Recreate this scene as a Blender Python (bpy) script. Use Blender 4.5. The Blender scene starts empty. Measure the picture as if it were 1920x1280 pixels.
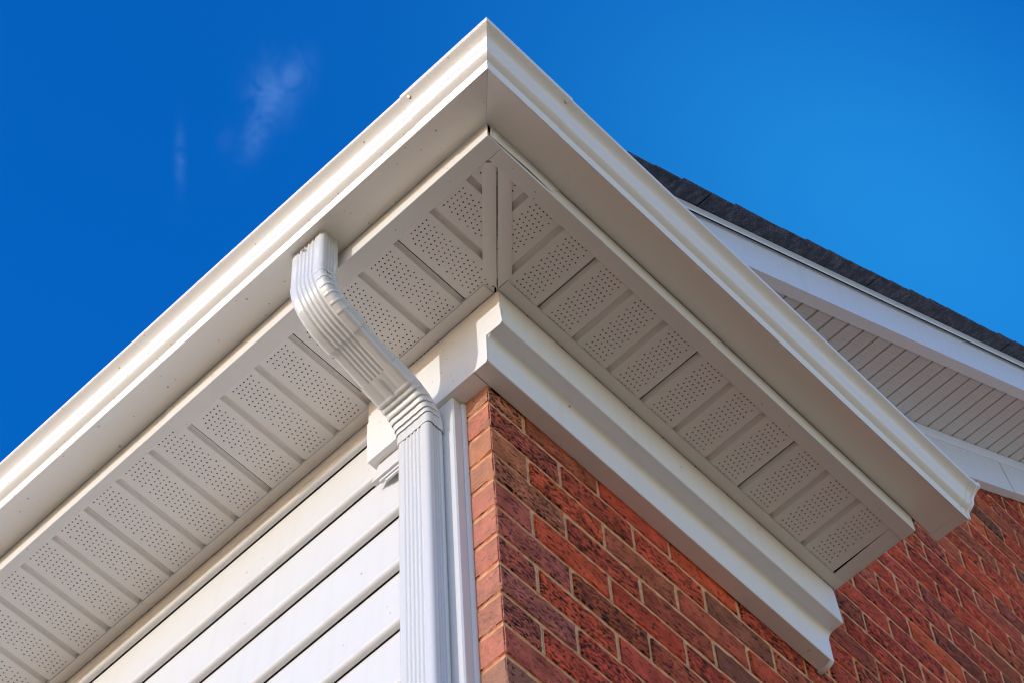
import bpy, bmesh, math, random
from mathutils import Vector, Matrix, noise
R = math.radians
random.seed(7)
scene = bpy.context.scene

# ------------------------------------------------------------------ camera
CAM = Vector((-2.05828, -1.77206, -4.72642))
right = Vector((0.69112731, -0.72143536, -0.0432904))
up = Vector((-0.60923437, -0.61376988, 0.50211554))
fwd = Vector((0.38881425, 0.32065176, 0.86371635))
FPX = 4766.343
cd = bpy.data.cameras.new("camera")
cam = bpy.data.objects.new("camera", cd)
scene.collection.objects.link(cam)
m = Matrix((right, up, -fwd)).transposed().to_4x4()
m.translation = CAM
cam.matrix_world = m
cd.sensor_fit = 'HORIZONTAL'
cd.sensor_width = 36.0
cd.lens = FPX / 1920 * 36.0
cd.clip_start = 0.1
cd.clip_end = 2000
cd.dof.use_dof = True
cd.dof.focus_distance = 5.75
cd.dof.aperture_fstop = 11.0
scene.camera = cam

# ------------------------------------------------------------------ sky and sun
SUN_K, SUN_T = 0.33, 0.185            # towards the sun: (-1, K, T)
sun_dir = Vector((-1, SUN_K, SUN_T)).normalized()
sun_el = math.asin(sun_dir.z)
sun_az = math.atan2(sun_dir.x, sun_dir.y)
world = bpy.data.worlds.new("World")
scene.world = world
world.use_nodes = True
nt = world.node_tree
nt.nodes.clear()
out = nt.nodes.new('ShaderNodeOutputWorld')
bg = nt.nodes.new('ShaderNodeBackground')
sky = nt.nodes.new('ShaderNodeTexSky')
sky.sky_type = 'NISHITA'
sky.sun_disc = False
sky.sun_elevation = max(sun_el, R(10))
sky.sun_rotation = sun_az
sky.altitude = 300
sky.air_density = 1.0
sky.dust_density = 0.25
sky.ozone_density = 2.0
SKY_STRENGTH = 0.15
bg.inputs['Strength'].default_value = SKY_STRENGTH
hs = nt.nodes.new('ShaderNodeHueSaturation')
hs.inputs['Saturation'].default_value = 1.20
nt.links.new(sky.outputs[0], hs.inputs['Color'])
tc = nt.nodes.new('ShaderNodeTexCoord')
# thin cirrus wisps, placed by direction in the sky
def blob(direction, width, stretch_axis, stretch):
    """soft mask round a direction, longer along one axis"""
    sub = nt.nodes.new('ShaderNodeVectorMath'); sub.operation = 'SUBTRACT'
    sub.inputs[1].default_value = direction
    nt.links.new(tc.outputs['Generated'], sub.inputs[0])
    ax = Vector(stretch_axis).normalized()
    dot = nt.nodes.new('ShaderNodeVectorMath'); dot.operation = 'DOT_PRODUCT'
    dot.inputs[1].default_value = ax
    nt.links.new(sub.outputs[0], dot.inputs[0])
    ln = nt.nodes.new('ShaderNodeVectorMath'); ln.operation = 'DOT_PRODUCT'
    nt.links.new(sub.outputs[0], ln.inputs[0]); nt.links.new(sub.outputs[0], ln.inputs[1])
    d2 = nt.nodes.new('ShaderNodeMath'); d2.operation = 'MULTIPLY'
    nt.links.new(dot.outputs['Value'], d2.inputs[0]); nt.links.new(dot.outputs['Value'], d2.inputs[1])
    d3 = nt.nodes.new('ShaderNodeMath'); d3.operation = 'MULTIPLY'
    d3.inputs[1].default_value = 1 - 1 / stretch ** 2
    nt.links.new(d2.outputs[0], d3.inputs[0])
    s = nt.nodes.new('ShaderNodeMath'); s.operation = 'SUBTRACT'
    nt.links.new(ln.outputs['Value'], s.inputs[0]); nt.links.new(d3.outputs[0], s.inputs[1])
    q = nt.nodes.new('ShaderNodeMath'); q.operation = 'DIVIDE'; q.inputs[1].default_value = -width * width
    nt.links.new(s.outputs[0], q.inputs[0])
    e = nt.nodes.new('ShaderNodeMath'); e.operation = 'EXPONENT'
    nt.links.new(q.outputs[0], e.inputs[0])
    return e.outputs[0]
nz = nt.nodes.new('ShaderNodeTexNoise')
nz.inputs['Scale'].default_value = 75; nz.inputs['Detail'].default_value = 8
nz.inputs['Distortion'].default_value = 1.6
nt.links.new(tc.outputs['Generated'], nz.inputs['Vector'])
mr = nt.nodes.new('ShaderNodeMapRange')
mr.inputs['From Min'].default_value = 0.28; mr.inputs['From Max'].default_value = 0.68
nt.links.new(nz.outputs[0], mr.inputs['Value'])
def add_blobs(blobs):
    total = None
    for (dr, w, ax, st, amp) in blobs:
        b = blob(dr, w, ax, st)
        mm = nt.nodes.new('ShaderNodeMath'); mm.operation = 'MULTIPLY'; mm.inputs[1].default_value = amp
        nt.links.new(b, mm.inputs[0])
        if total is None: total = mm.outputs[0]
        else:
            a = nt.nodes.new('ShaderNodeMath'); a.operation = 'ADD'
            nt.links.new(total, a.inputs[0]); nt.links.new(mm.outputs[0], a.inputs[1]); total = a.outputs[0]
    return total
UPV = tuple(up); TILT = tuple(up * .9 + right * .45)
wisps = add_blobs([((0.2612, 0.3262, 0.9085), 0.0075, UPV, 1.5, 1.1), ((0.2640, 0.3165, 0.9115), 0.0058, TILT, 1.6, .9), ((0.2672, 0.3385, 0.9022), 0.0042, TILT, 2.6, 1.0),
                   ((0.2525, 0.3672, 0.8952), 0.0017, UPV, 6.5, 0.9), ((0.2600, 0.3500, 0.8999), 0.0035, UPV, 1.4, 0.25)])
ml = nt.nodes.new('ShaderNodeMath'); ml.operation = 'MULTIPLY'
nt.links.new(wisps, ml.inputs[0]); nt.links.new(mr.outputs[0], ml.inputs[1])
mx = nt.nodes.new('ShaderNodeMixRGB'); mx.blend_type = 'ADD'
mx.inputs[2].default_value = (0.38, 0.55, 0.78, 1)
# a paler veil low on the right, smooth
veil = add_blobs([((0.4600, 0.1800, 0.8700), 0.080, tuple(right * .8 - up * .5), 1.8, 0.95)])
mv = nt.nodes.new('ShaderNodeMixRGB'); mv.blend_type = 'ADD'
mv.inputs[2].default_value = (0.10, 1.00, 1.40, 1)
tint = nt.nodes.new('ShaderNodeMixRGB'); tint.blend_type = 'MULTIPLY'; tint.inputs[0].default_value = 1
tint.inputs[2].default_value = (0.50, 1.02, 1.90, 1)
nt.links.new(hs.outputs[0], tint.inputs[1])
# deep blue overhead, paler and warmer towards the horizon as on a clear evening
sepz = nt.nodes.new('ShaderNodeSeparateXYZ'); nt.links.new(tc.outputs['Generated'], sepz.inputs[0])
zr = nt.nodes.new('ShaderNodeMapRange'); zr.interpolation_type = 'SMOOTHSTEP'
zr.inputs['From Min'].default_value = 0.12; zr.inputs['From Max'].default_value = 0.80
nt.links.new(sepz.outputs['Z'], zr.inputs['Value'])
tm = nt.nodes.new('ShaderNodeMixRGB')
tm.inputs[1].default_value = (3.85, 3.05, 3.05, 1); tm.inputs[2].default_value = (0.06, 1.55, 3.10, 1)
nt.links.new(zr.outputs[0], tm.inputs[0]); nt.links.new(tm.outputs[0], tint.inputs[2])
nt.links.new(ml.outputs[0], mx.inputs[0]); nt.links.new(veil, mv.inputs[0]); nt.links.new(tint.outputs[0], mv.inputs[1]); nt.links.new(mv.outputs[0], mx.inputs[1])
nt.links.new(mx.outputs[0], bg.inputs['Color'])
nt.links.new(bg.outputs[0], out.inputs[0])

sd = bpy.data.lights.new("sun", 'SUN')
sd.energy = 2.35
sd.angle = R(0.5)
sd.color = (1.0, 0.985, 0.94)
sun = bpy.data.objects.new("sun", sd)
sun.rotation_euler = sun_dir.to_track_quat('Z', 'Y').to_euler()
scene.collection.objects.link(sun)
scene.view_settings.view_transform = 'Standard'
scene.view_settings.look = 'None'
scene.view_settings.exposure = -0.15
scene.view_settings.gamma = 1
scene.view_settings.use_curve_mapping = False
scene.cycles.filter_width = 1.0
scene.cycles.max_bounces = 10
scene.cycles.diffuse_bounces = 6

# ------------------------------------------------------------------ helpers
def link(o, parent=None):
    scene.collection.objects.link(o)
    if parent is not None:
        o.parent = parent
        o.matrix_parent_inverse = Matrix.Translation(-parent.location)
    return o

def thing(name, loc, label, cat, group=None):
    e = bpy.data.objects.new(name, None)
    e.location = loc
    e.empty_display_size = 0.1
    scene.collection.objects.link(e)
    e['label'] = label; e['category'] = cat
    e['kind'] = 'thing'
    if group: e['group'] = group
    return e

class MB:
    """collects vertices and faces in world space"""
    def __init__(s): s.v = []; s.f = []
    def add(s, vs, fs):
        n = len(s.v); s.v += [tuple(p) for p in vs]; s.f += [tuple(i + n for i in f) for f in fs]
    def box(s, x0, y0, z0, x1, y1, z1):
        vs = [(x, y, z) for z in (z0, z1) for y in (y0, y1) for x in (x0, x1)]
        s.add(vs, [(0, 2, 3, 1), (4, 5, 7, 6), (0, 1, 5, 4), (2, 6, 7, 3), (0, 4, 6, 2), (1, 3, 7, 5)])
    def prism(s, bottom, vec):
        """closed prism from a planar outline and a vector"""
        n = len(bottom); vec = Vector(vec)
        vs = [Vector(p) for p in bottom] + [Vector(p) + vec for p in bottom]
        s.add(vs, [tuple(range(n))[::-1], tuple(range(n, 2 * n))] + [(i, (i + 1) % n, n + (i + 1) % n, n + i) for i in range(n)])
    def build(s, name, mat, parent=None, smooth=None, label=None, bevel=0.0):
        me = bpy.data.meshes.new(name)
        me.from_pydata(s.v, [], s.f)
        bm = bmesh.new(); bm.from_mesh(me)
        bmesh.ops.recalc_face_normals(bm, faces=bm.faces)
        if bevel:
            ed = [e for e in bm.edges if len(e.link_faces) == 2 and e.calc_face_angle(0) > R(30)]
            bmesh.ops.bevel(bm, geom=ed, offset=bevel, segments=2, affect='EDGES', profile=0.5)
        bm.to_mesh(me); bm.free()
        if smooth is not None:
            me.shade_smooth(); me.set_sharp_from_angle(angle=R(smooth))
        me.materials.append(mat)
        o = bpy.data.objects.new(name, me)
        link(o, parent)
        if label: o['label'] = label
        return o

def offset_poly(pts, th):
    """open polyline (a, z) -> closed outline of thickness th (to the left side)"""
    P = [Vector(p) for p in pts]; res = []
    for i in range(len(P)):
        d = Vector((0, 0))
        if i > 0: d += (P[i] - P[i - 1]).normalized()
        if i < len(P) - 1: d += (P[i + 1] - P[i]).normalized()
        d.normalize(); n = Vector((-d.y, d.x))
        if 0 < i < len(P) - 1:
            c = max(0.35, n.dot(Vector((-(P[i] - P[i - 1]).y, (P[i] - P[i - 1]).x)).normalized()))
        else: c = 1
        res.append(P[i] + n * th / c)
    return [tuple(p) for p in P] + [tuple(p) for p in reversed(res)]

def run(side, prof, t0, t1, steps=1, wob=0.0):
    """sweep a closed profile [(a, z)] along the eave. side 'L': a is x, swept in y; 'R': a is y, swept in x.
    t0/t1 are numbers or functions of a (mitred ends)."""
    mb = MB(); n = len(prof)
    vs = []
    for k in range(steps + 1):
        f = k / steps
        for (a, z) in prof:
            s0 = t0(a) if callable(t0) else t0
            s1 = t1(a) if callable(t1) else t1
            t = s0 + (s1 - s0) * f
            dz = wob * noise.noise(Vector((t * 1.7, a * 2, 3.1))) if wob else 0
            da = wob * noise.noise(Vector((t * 1.3 + 9, a * 2, 7.1))) if wob else 0
            vs.append((a + da, t, z + dz) if side == 'L' else (t, a + da, z + dz))
    fs = [tuple(range(n))[::-1], tuple(range(n * steps, n * steps + n))]
    for k in range(steps):
        for i in range(n):
            j = (i + 1) % n
            fs.append((k * n + i, k * n + j, (k + 1) * n + j, (k + 1) * n + i))
    mb.add(vs, fs)
    return mb

# ------------------------------------------------------------------ materials
def new_mat(name):
    mt = bpy.data.materials.new(name); mt.use_nodes = True
    n = mt.node_tree; b = n.nodes['Principled BSDF']
    return mt, n, b

def painted(name, col, rough=0.4, specks=0.0, dirt=0.06, wav=0.15, spec=0.5, grime=(0.30, 0.22, 0.13)):
    mt, n, b = new_mat(name)
    L = n.links.new
    geo = n.nodes.new('ShaderNodeNewGeometry')
    # broad faint soiling
    n1 = n.nodes.new('ShaderNodeTexNoise'); n1.inputs['Scale'].default_value = 5.5; n1.inputs['Detail'].default_value = 8
    L(geo.outputs['Position'], n1.inputs['Vector'])
    r1 = n.nodes.new('ShaderNodeMapRange'); r1.inputs['From Min'].default_value = 0.35; r1.inputs['From Max'].default_value = 0.75
    r1.inputs['To Max'].default_value = dirt
    L(n1.outputs[0], r1.inputs['Value'])
    mix1 = n.nodes.new('ShaderNodeMixRGB'); mix1.inputs[1].default_value = (*col, 1); mix1.inputs[2].default_value = (col[0] * .72, col[1] * .68, col[2] * .60, 1)
    L(r1.outputs[0], mix1.inputs[0])
    cur = mix1.outputs[0]
    if specks > 0:
        for (sc, thr, k) in ((34, 0.13, 1.0), (13, 0.075, 0.5), (70, 0.16, 1.0)):
            vo = n.nodes.new('ShaderNodeTexVoronoi'); vo.inputs['Scale'].default_value = sc
            L(geo.outputs['Position'], vo.inputs['Vector'])
            r = n.nodes.new('ShaderNodeMapRange'); r.inputs['From Min'].default_value = thr; r.inputs['From Max'].default_value = thr * .5
            L(vo.outputs['Distance'], r.inputs['Value'])
            wn = n.nodes.new('ShaderNodeSeparateColor'); L(vo.outputs['Color'], wn.inputs[0])
            gt = n.nodes.new('ShaderNodeMath'); gt.operation = 'GREATER_THAN'; gt.inputs[1].default_value = 1 - specks
            L(wn.outputs[0], gt.inputs[0])
            mu = n.nodes.new('ShaderNodeMath'); mu.operation = 'MULTIPLY'; L(gt.outputs[0], mu.inputs[0]); L(r.outputs[0], mu.inputs[1])
            mk = n.nodes.new('ShaderNodeMath'); mk.operation = 'MULTIPLY'; mk.inputs[1].default_value = k * .8; L(mu.outputs[0], mk.inputs[0])
            mx2 = n.nodes.new('ShaderNodeMixRGB'); L(mk.outputs[0], mx2.inputs[0]); L(cur, mx2.inputs[1]); mx2.inputs[2].default_value = (*grime, 1)
            cur = mx2.outputs[0]
    if name.startswith(('siding', 'downspout', 'cornice', 'rake')):
        mps = n.nodes.new('ShaderNodeMapping'); mps.inputs['Scale'].default_value = (30, 30, 1.1)
        L(geo.outputs['Position'], mps.inputs['Vector'])
        ns = n.nodes.new('ShaderNodeTexNoise'); ns.inputs['Scale'].default_value = 1.0; ns.inputs['Detail'].default_value = 5
        L(mps.outputs[0], ns.inputs['Vector'])
        rs = n.nodes.new('ShaderNodeMapRange'); rs.inputs['From Min'].default_value = .52; rs.inputs['From Max'].default_value = .80; rs.inputs['To Max'].default_value = .13
        L(ns.outputs[0], rs.inputs['Value'])
        ms = n.nodes.new('ShaderNodeMixRGB'); L(rs.outputs[0], ms.inputs[0]); L(cur, ms.inputs[1]); ms.inputs[2].default_value = (col[0] * .62, col[1] * .58, col[2] * .50, 1)
        cur = ms.outputs[0]
    L(cur, b.inputs['Base Color'])
    b.inputs['Roughness'].default_value = rough
    b.inputs['Specular IOR Level'].default_value = spec
    # slight sheet waviness + orange peel
    n2 = n.nodes.new('ShaderNodeTexNoise'); n2.inputs['Scale'].default_value = 9; n2.inputs['Detail'].default_value = 2
    L(geo.outputs['Position'], n2.inputs['Vector'])
    n3 = n.nodes.new('ShaderNodeTexNoise'); n3.inputs['Scale'].default_value = 420; n3.inputs['Detail'].default_value = 3
    L(geo.outputs['Position'], n3.inputs['Vector'])
    bp = n.nodes.new('ShaderNodeBump'); bp.inputs['Distance'].default_value = 0.01; bp.inputs['Strength'].default_value = wav
    L(n2.outputs[0], bp.inputs['Height'])
    b2 = n.nodes.new('ShaderNodeBump'); b2.inputs['Distance'].default_value = 0.0004; b2.inputs['Strength'].default_value = 0.04 if name.startswith('downspout') else 0.25
    L(n3.outputs[0], b2.inputs['Height']); L(bp.outputs[0], b2.inputs['Normal'])
    L(b2.outputs[0], b.inputs['Normal'])
    rr = n.nodes.new('ShaderNodeMapRange'); rr.inputs['To Min'].default_value = rough - .05; rr.inputs['To Max'].default_value = rough + .12
    L(n1.outputs[0], rr.inputs['Value']); L(rr.outputs[0], b.inputs['Roughness'])
    return mt

M = {}
M['gutter'] = painted('gutter_paint', (0.80, 0.775, 0.745), 0.27, specks=0.0, wav=0.12)
M['gutter_spotted'] = painted('gutter_paint_spotted', (0.77, 0.75, 0.715), 0.27, specks=0.22, wav=0.12, grime=(0.34, 0.23, 0.12))
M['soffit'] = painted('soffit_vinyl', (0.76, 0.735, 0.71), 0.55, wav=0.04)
M['rake_soffit_shaded'] = painted('rake_soffit_shaded_vinyl', (0.58, 0.53, 0.51), 0.55, wav=0.04)  # same vinyl as the eave soffit, the rake's shade put into its colour
M['trim'] = painted('trim_paint', (0.72, 0.71, 0.69), 0.42, specks=0.10, wav=0.06)
M['cornice'] = painted('cornice_paint', (0.80, 0.785, 0.78), 0.42, specks=0.03, wav=0.06)
M['siding'] = painted('siding_vinyl', (0.660, 0.668, 0.680), 0.5, wav=0.10, dirt=0.10, specks=0.008, grime=(.15, .12, .1))
M['pipe'] = painted('downspout_paint', (0.66, 0.665, 0.665), 0.20, wav=0.0, dirt=0.05, spec=.7)
M['rake'] = painted('rake_paint', (0.72, 0.73, 0.78), 0.45, wav=0.06, specks=0.03)
M['metal'] = new_mat('screw_zinc')[0]
_b = M['metal'].node_tree.nodes['Principled BSDF']; _b.inputs['Base Color'].default_value = (.5, .49, .47, 1); _b.inputs['Metallic'].default_value = .8; _b.inputs['Roughness'].default_value = .4
_m, _n, _b = new_mat('screw_hole'); _b.inputs['Base Color'].default_value = (.02, .018, .015, 1); M['hole'] = _m
_m, _n, _b = new_mat('attic_timber')
_t = _n.nodes.new('ShaderNodeTexNoise'); _t.inputs['Scale'].default_value = 12
_r = _n.nodes.new('ShaderNodeValToRGB'); _r.color_ramp.elements[0].color = (.035, .025, .018, 1); _r.color_ramp.elements[1].color = (.07, .05, .035, 1)
_n.links.new(_t.outputs[0], _r.inputs[0]); _n.links.new(_r.outputs[0], _b.inputs['Base Color']); _b.inputs['Roughness'].default_value = .9
M['timber'] = _m
_m, _n, _b = new_mat('added_black_liner_sheet'); _b.inputs['Base Color'].default_value = (.006, .006, .006, 1); _b.inputs['Roughness'].default_value = 1; _b.inputs['Specular IOR Level'].default_value = 0; M['added_liner'] = _m  # for the added sheets that keep the vent holes dark

def brick_mat(end=False, batch=False):
    mt, n, b = new_mat('brick_end_sunlit' if end else 'brick_clay'); L = n.links.new
    tcn = n.nodes.new('ShaderNodeTexCoord'); oi = n.nodes.new('ShaderNodeObjectInfo')
    geo = n.nodes.new('ShaderNodeNewGeometry')
    # slanted drag texture of wirecut brick
    mp = n.nodes.new('ShaderNodeMapping'); mp.inputs['Rotation'].default_value = (0.0, R(14), 0.0); mp.inputs['Scale'].default_value = (1, 1, 1.9)
    wv = n.nodes.new('ShaderNodeVectorMath'); wv.operation = 'SCALE'; wv.inputs[0].default_value = (3, 1, 7); L(oi.outputs['Random'], wv.inputs['Scale'])
    wa = n.nodes.new('ShaderNodeVectorMath'); L(geo.outputs['Position'], wa.inputs[0]); L(wv.outputs[0], wa.inputs[1])
    L(wa.outputs[0], mp.inputs['Vector'])
    n1 = n.nodes.new('ShaderNodeTexNoise'); n1.inputs['Distortion'].default_value = .9; n1.inputs['Scale'].default_value = 72; n1.inputs['Detail'].default_value = 6; n1.inputs['Roughness'].default_value = .65
    L(mp.outputs[0], n1.inputs['Vector'])
    n2 = n.nodes.new('ShaderNodeTexNoise'); n2.inputs['Scale'].default_value = 17; n2.inputs['Detail'].default_value = 5
    L(geo.outputs['Position'], n2.inputs['Vector'])
    n3 = n.nodes.new('ShaderNodeTexVoronoi'); n3.inputs['Scale'].default_value = 210
    L(mp.outputs[0], n3.inputs['Vector'])
    # tone: object colour, mottled
    hsv = n.nodes.new('ShaderNodeHueSaturation')
    if batch:
        at = n.nodes.new('ShaderNodeAttribute'); at.attribute_name = 'tone'; L(at.outputs['Color'], hsv.inputs['Color'])
    else: L(oi.outputs['Color'], hsv.inputs['Color'])
    r2 = n.nodes.new('ShaderNodeMapRange'); r2.inputs['From Min'].default_value = .3; r2.inputs['From Max'].default_value = .7
    r2.inputs['To Min'].default_value = .80; r2.inputs['To Max'].default_value = 1.55
    L(n2.outputs[0], r2.inputs['Value']); L(r2.outputs[0], hsv.inputs['Value'])
    # dark open pits
    r1 = n.nodes.new('ShaderNodeMapRange'); r1.inputs['From Min'].default_value = .41; r1.inputs['From Max'].default_value = .49
    # every brick is more or less open-textured than the next
    rv = n.nodes.new('ShaderNodeMapRange'); rv.inputs['To Min'].default_value = -.045; rv.inputs['To Max'].default_value = .050
    L(oi.outputs['Random'], rv.inputs['Value'])
    ra = n.nodes.new('ShaderNodeMath'); ra.operation = 'ADD'; L(n1.outputs[0], ra.inputs[0]); L(rv.outputs[0], ra.inputs[1])
    L(ra.outputs[0], r1.inputs['Value'])
    mx = n.nodes.new('ShaderNodeMixRGB'); mx.inputs[1].default_value = (.035, .014, .012, 1)
    L(r1.outputs[0], mx.inputs[0]); L(hsv.outputs[0], mx.inputs[2])
    n4 = n.nodes.new('ShaderNodeTexNoise'); n4.inputs['Scale'].default_value = 330; L(geo.outputs['Position'], n4.inputs['Vector'])
    r4 = n.nodes.new('ShaderNodeMapRange'); r4.inputs['From Min'].default_value = .60; r4.inputs['From Max'].default_value = .72; r4.inputs['To Max'].default_value = .5
    L(n4.outputs[0], r4.inputs['Value'])
    mx2 = n.nodes.new('ShaderNodeMixRGB'); L(r4.outputs[0], mx2.inputs[0]); L(mx.outputs[0], mx2.inputs[1]); mx2.inputs[2].default_value = (.50, .28, .20, 1)
    last = mx2.outputs[0]
    if end:   # return faces: fewer, milder pits, and the sunlit paleness mixed into the colour
        mx.inputs[1].default_value = (.20, .075, .05, 1)
        r1.inputs['From Min'].default_value = .37; r1.inputs['From Max'].default_value = .43
        me_ = n.nodes.new('ShaderNodeMixRGB'); me_.inputs[0].default_value = .38; me_.inputs[2].default_value = (.74, .47, .33, 1)
        L(last, me_.inputs[1]); last = me_.outputs[0]
    L(last, b.inputs['Base Color'])
    b.inputs['Roughness'].default_value = .9; b.inputs['Specular IOR Level'].default_value = .10
    add = n.nodes.new('ShaderNodeMath'); add.operation = 'ADD'
    sc = n.nodes.new('ShaderNodeMath'); sc.operation = 'MULTIPLY'; sc.inputs[1].default_value = .35; L(n3.outputs['Distance'], sc.inputs[0])
    L(n1.outputs[0], add.inputs[0]); L(sc.outputs[0], add.inputs[1])
    bp = n.nodes.new('ShaderNodeBump'); bp.inputs['Distance'].default_value = .010; bp.inputs['Strength'].default_value = 1.0
    L(add.outputs[0], bp.inputs['Height']); L(bp.outputs[0], b.inputs['Normal'])
    return mt
M['brick'] = brick_mat(); M['brick_end_sunlit'] = brick_mat(True); M['brick_batch'] = brick_mat(batch=True)

def mortar_mat():
    mt, n, b = new_mat('mortar'); L = n.links.new
    geo = n.nodes.new('ShaderNodeNewGeometry')
    n1 = n.nodes.new('ShaderNodeTexNoise'); n1.inputs['Scale'].default_value = 60; n1.inputs['Detail'].default_value = 8
    L(geo.outputs['Position'], n1.inputs['Vector'])
    n2 = n.nodes.new('ShaderNodeTexNoise'); n2.inputs['Scale'].default_value = 260; n2.inputs['Detail'].default_value = 4
    L(geo.outputs['Position'], n2.inputs['Vector'])
    cr = n.nodes.new('ShaderNodeValToRGB'); cr.color_ramp.elements[0].position = .3; cr.color_ramp.elements[1].position = .7
    cr.color_ramp.elements[0].color = (.60, .28, .12, 1); cr.color_ramp.elements[1].color = (.86, .52, .29, 1)
    L(n1.outputs[0], cr.inputs[0]); L(cr.outputs[0], b.inputs['Base Color'])
    b.inputs['Roughness'].default_value = .95
    bp = n.nodes.new('ShaderNodeBump'); bp.inputs['Distance'].default_value = .003; bp.inputs['Strength'].default_value = .9
    L(n2.outputs[0], bp.inputs['Height']); L(bp.outputs[0], b.inputs['Normal'])
    return mt
M['mortar'] = mortar_mat()

def shingle_mat():
    mt, n, b = new_mat('asphalt_shingle'); L = n.links.new
    geo = n.nodes.new('ShaderNodeNewGeometry')
    n1 = n.nodes.new('ShaderNodeTexNoise'); n1.inputs['Scale'].default_value = 34; n1.inputs['Detail'].default_value = 6; n1.inputs['Roughness'].default_value = .7
    L(geo.outputs['Position'], n1.inputs['Vector'])
    n2 = n.nodes.new('ShaderNodeTexVoronoi'); n2.inputs['Scale'].default_value = 330; L(geo.outputs['Position'], n2.inputs['Vector'])
    cr = n.nodes.new('ShaderNodeValToRGB'); e = cr.color_ramp.elements
    e[0].position = .38; e[0].color = (.012, .015, .030, 1); e[1].position = .64; e[1].color = (.14, .14, .18, 1)
    e.new(.52).color = (.040, .045, .080, 1)
    mxx = n.nodes.new('ShaderNodeMixRGB'); mxx.inputs[0].default_value = .3; L(n1.outputs[0], mxx.inputs[1]); L(n2.outputs['Distance'], mxx.inputs[2])
    L(mxx.outputs[0], cr.inputs[0]); L(cr.outputs[0], b.inputs['Base Color'])
    b.inputs['Roughness'].default_value = .9
    bp = n.nodes.new('ShaderNodeBump'); bp.inputs['Distance'].default_value = .002; bp.inputs['Strength'].default_value = .8
    L(n2.outputs['Distance'], bp.inputs['Height']); L(bp.outputs[0], b.inputs['Normal'])
    return mt
M['shingle'] = shingle_mat()

def ground_mat():
    mt, n, b = new_mat('pale_gravel_drive'); L = n.links.new
    geo = n.nodes.new('ShaderNodeNewGeometry')
    n1 = n.nodes.new('ShaderNodeTexNoise'); n1.inputs['Scale'].default_value = .35; n1.inputs['Detail'].default_value = 8
    L(geo.outputs['Position'], n1.inputs['Vector'])
    n2 = n.nodes.new('ShaderNodeTexVoronoi'); n2.inputs['Scale'].default_value = 45; L(geo.outputs['Position'], n2.inputs['Vector'])
    cr = n.nodes.new('ShaderNodeValToRGB'); e = cr.color_ramp.elements
    e[0].position = .3; e[0].color = (.78, .41, .155, 1); e[1].position = .7; e[1].color = (.87, .485, .20, 1)
    L(n1.outputs[0], cr.inputs[0])
    mu = n.nodes.new('ShaderNodeMixRGB'); mu.blend_type = 'MULTIPLY'; mu.inputs[0].default_value = .25
    L(cr.outputs[0], mu.inputs[1]); L(n2.outputs['Color'], mu.inputs[2]); L(mu.outputs[0], b.inputs['Base Color'])
    b.inputs['Roughness'].default_value = .95
    bp = n.nodes.new('ShaderNodeBump'); bp.inputs['Distance'].default_value = .01; L(n2.outputs['Distance'], bp.inputs['Height']); L(bp.outputs[0], b.inputs['Normal'])
    return mt
M['ground'] = ground_mat()

# ------------------------------------------------------------------ measured dimensions (metres, z = 0 is the soffit underside)
GZ = -6.33
S, G1, G2, ZT, ZB = 0.3213, 0.4604, 0.4118, 0.1421, 0.0567
W1, W2, WX, Z1, Z2 = 0.0883, 0.0419, 0.0430, -0.1397, -0.2402
LEFT_END, RIGHT_WALL = 5.0, 5.5
RM = 0.775                      # slope of the gable

# ------------------------------------------------------------------ ground
mb = MB(); mb.add([(-600, -600, GZ), (600, -600, GZ), (600, 600, GZ), (-600, 600, GZ)], [(0, 1, 2, 3)])
g = mb.build('ground', M['ground']); g['kind'] = 'structure'

# ------------------------------------------------------------------ brick gable wall
COURSE, PITCH, JT = 0.0940, 0.2255, 0.0122
ZJ0 = -0.3048                   # a bed joint
wall = thing('brick_wall', (0, 0, GZ), 'red and brown rough brick gable wall rising from the corner to the roof', 'wall')
PAL = [((.60, .100, .050), 5), ((.66, .125, .055), 3), ((.52, .095, .055), 4), ((.66, .150, .065), 1.4), ((.38, .105, .062), 2),
       ((.27, .100, .068), 1.5), ((.52, .130, .080), 2), ((.44, .105, .055), 2)]
def pick(rng):
    t = rng.random() * sum(w for _, w in PAL)
    for c, w in PAL:
        t -= w
        if t <= 0: break
    k = rng.uniform(.88, 1.15)
    return (min(.78, c[0] * k * 1.25), c[1] * k * 1.08 * rng.uniform(.93, 1.08), .95 * c[2] * k * rng.uniform(.9, 1.1), 1)

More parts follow.
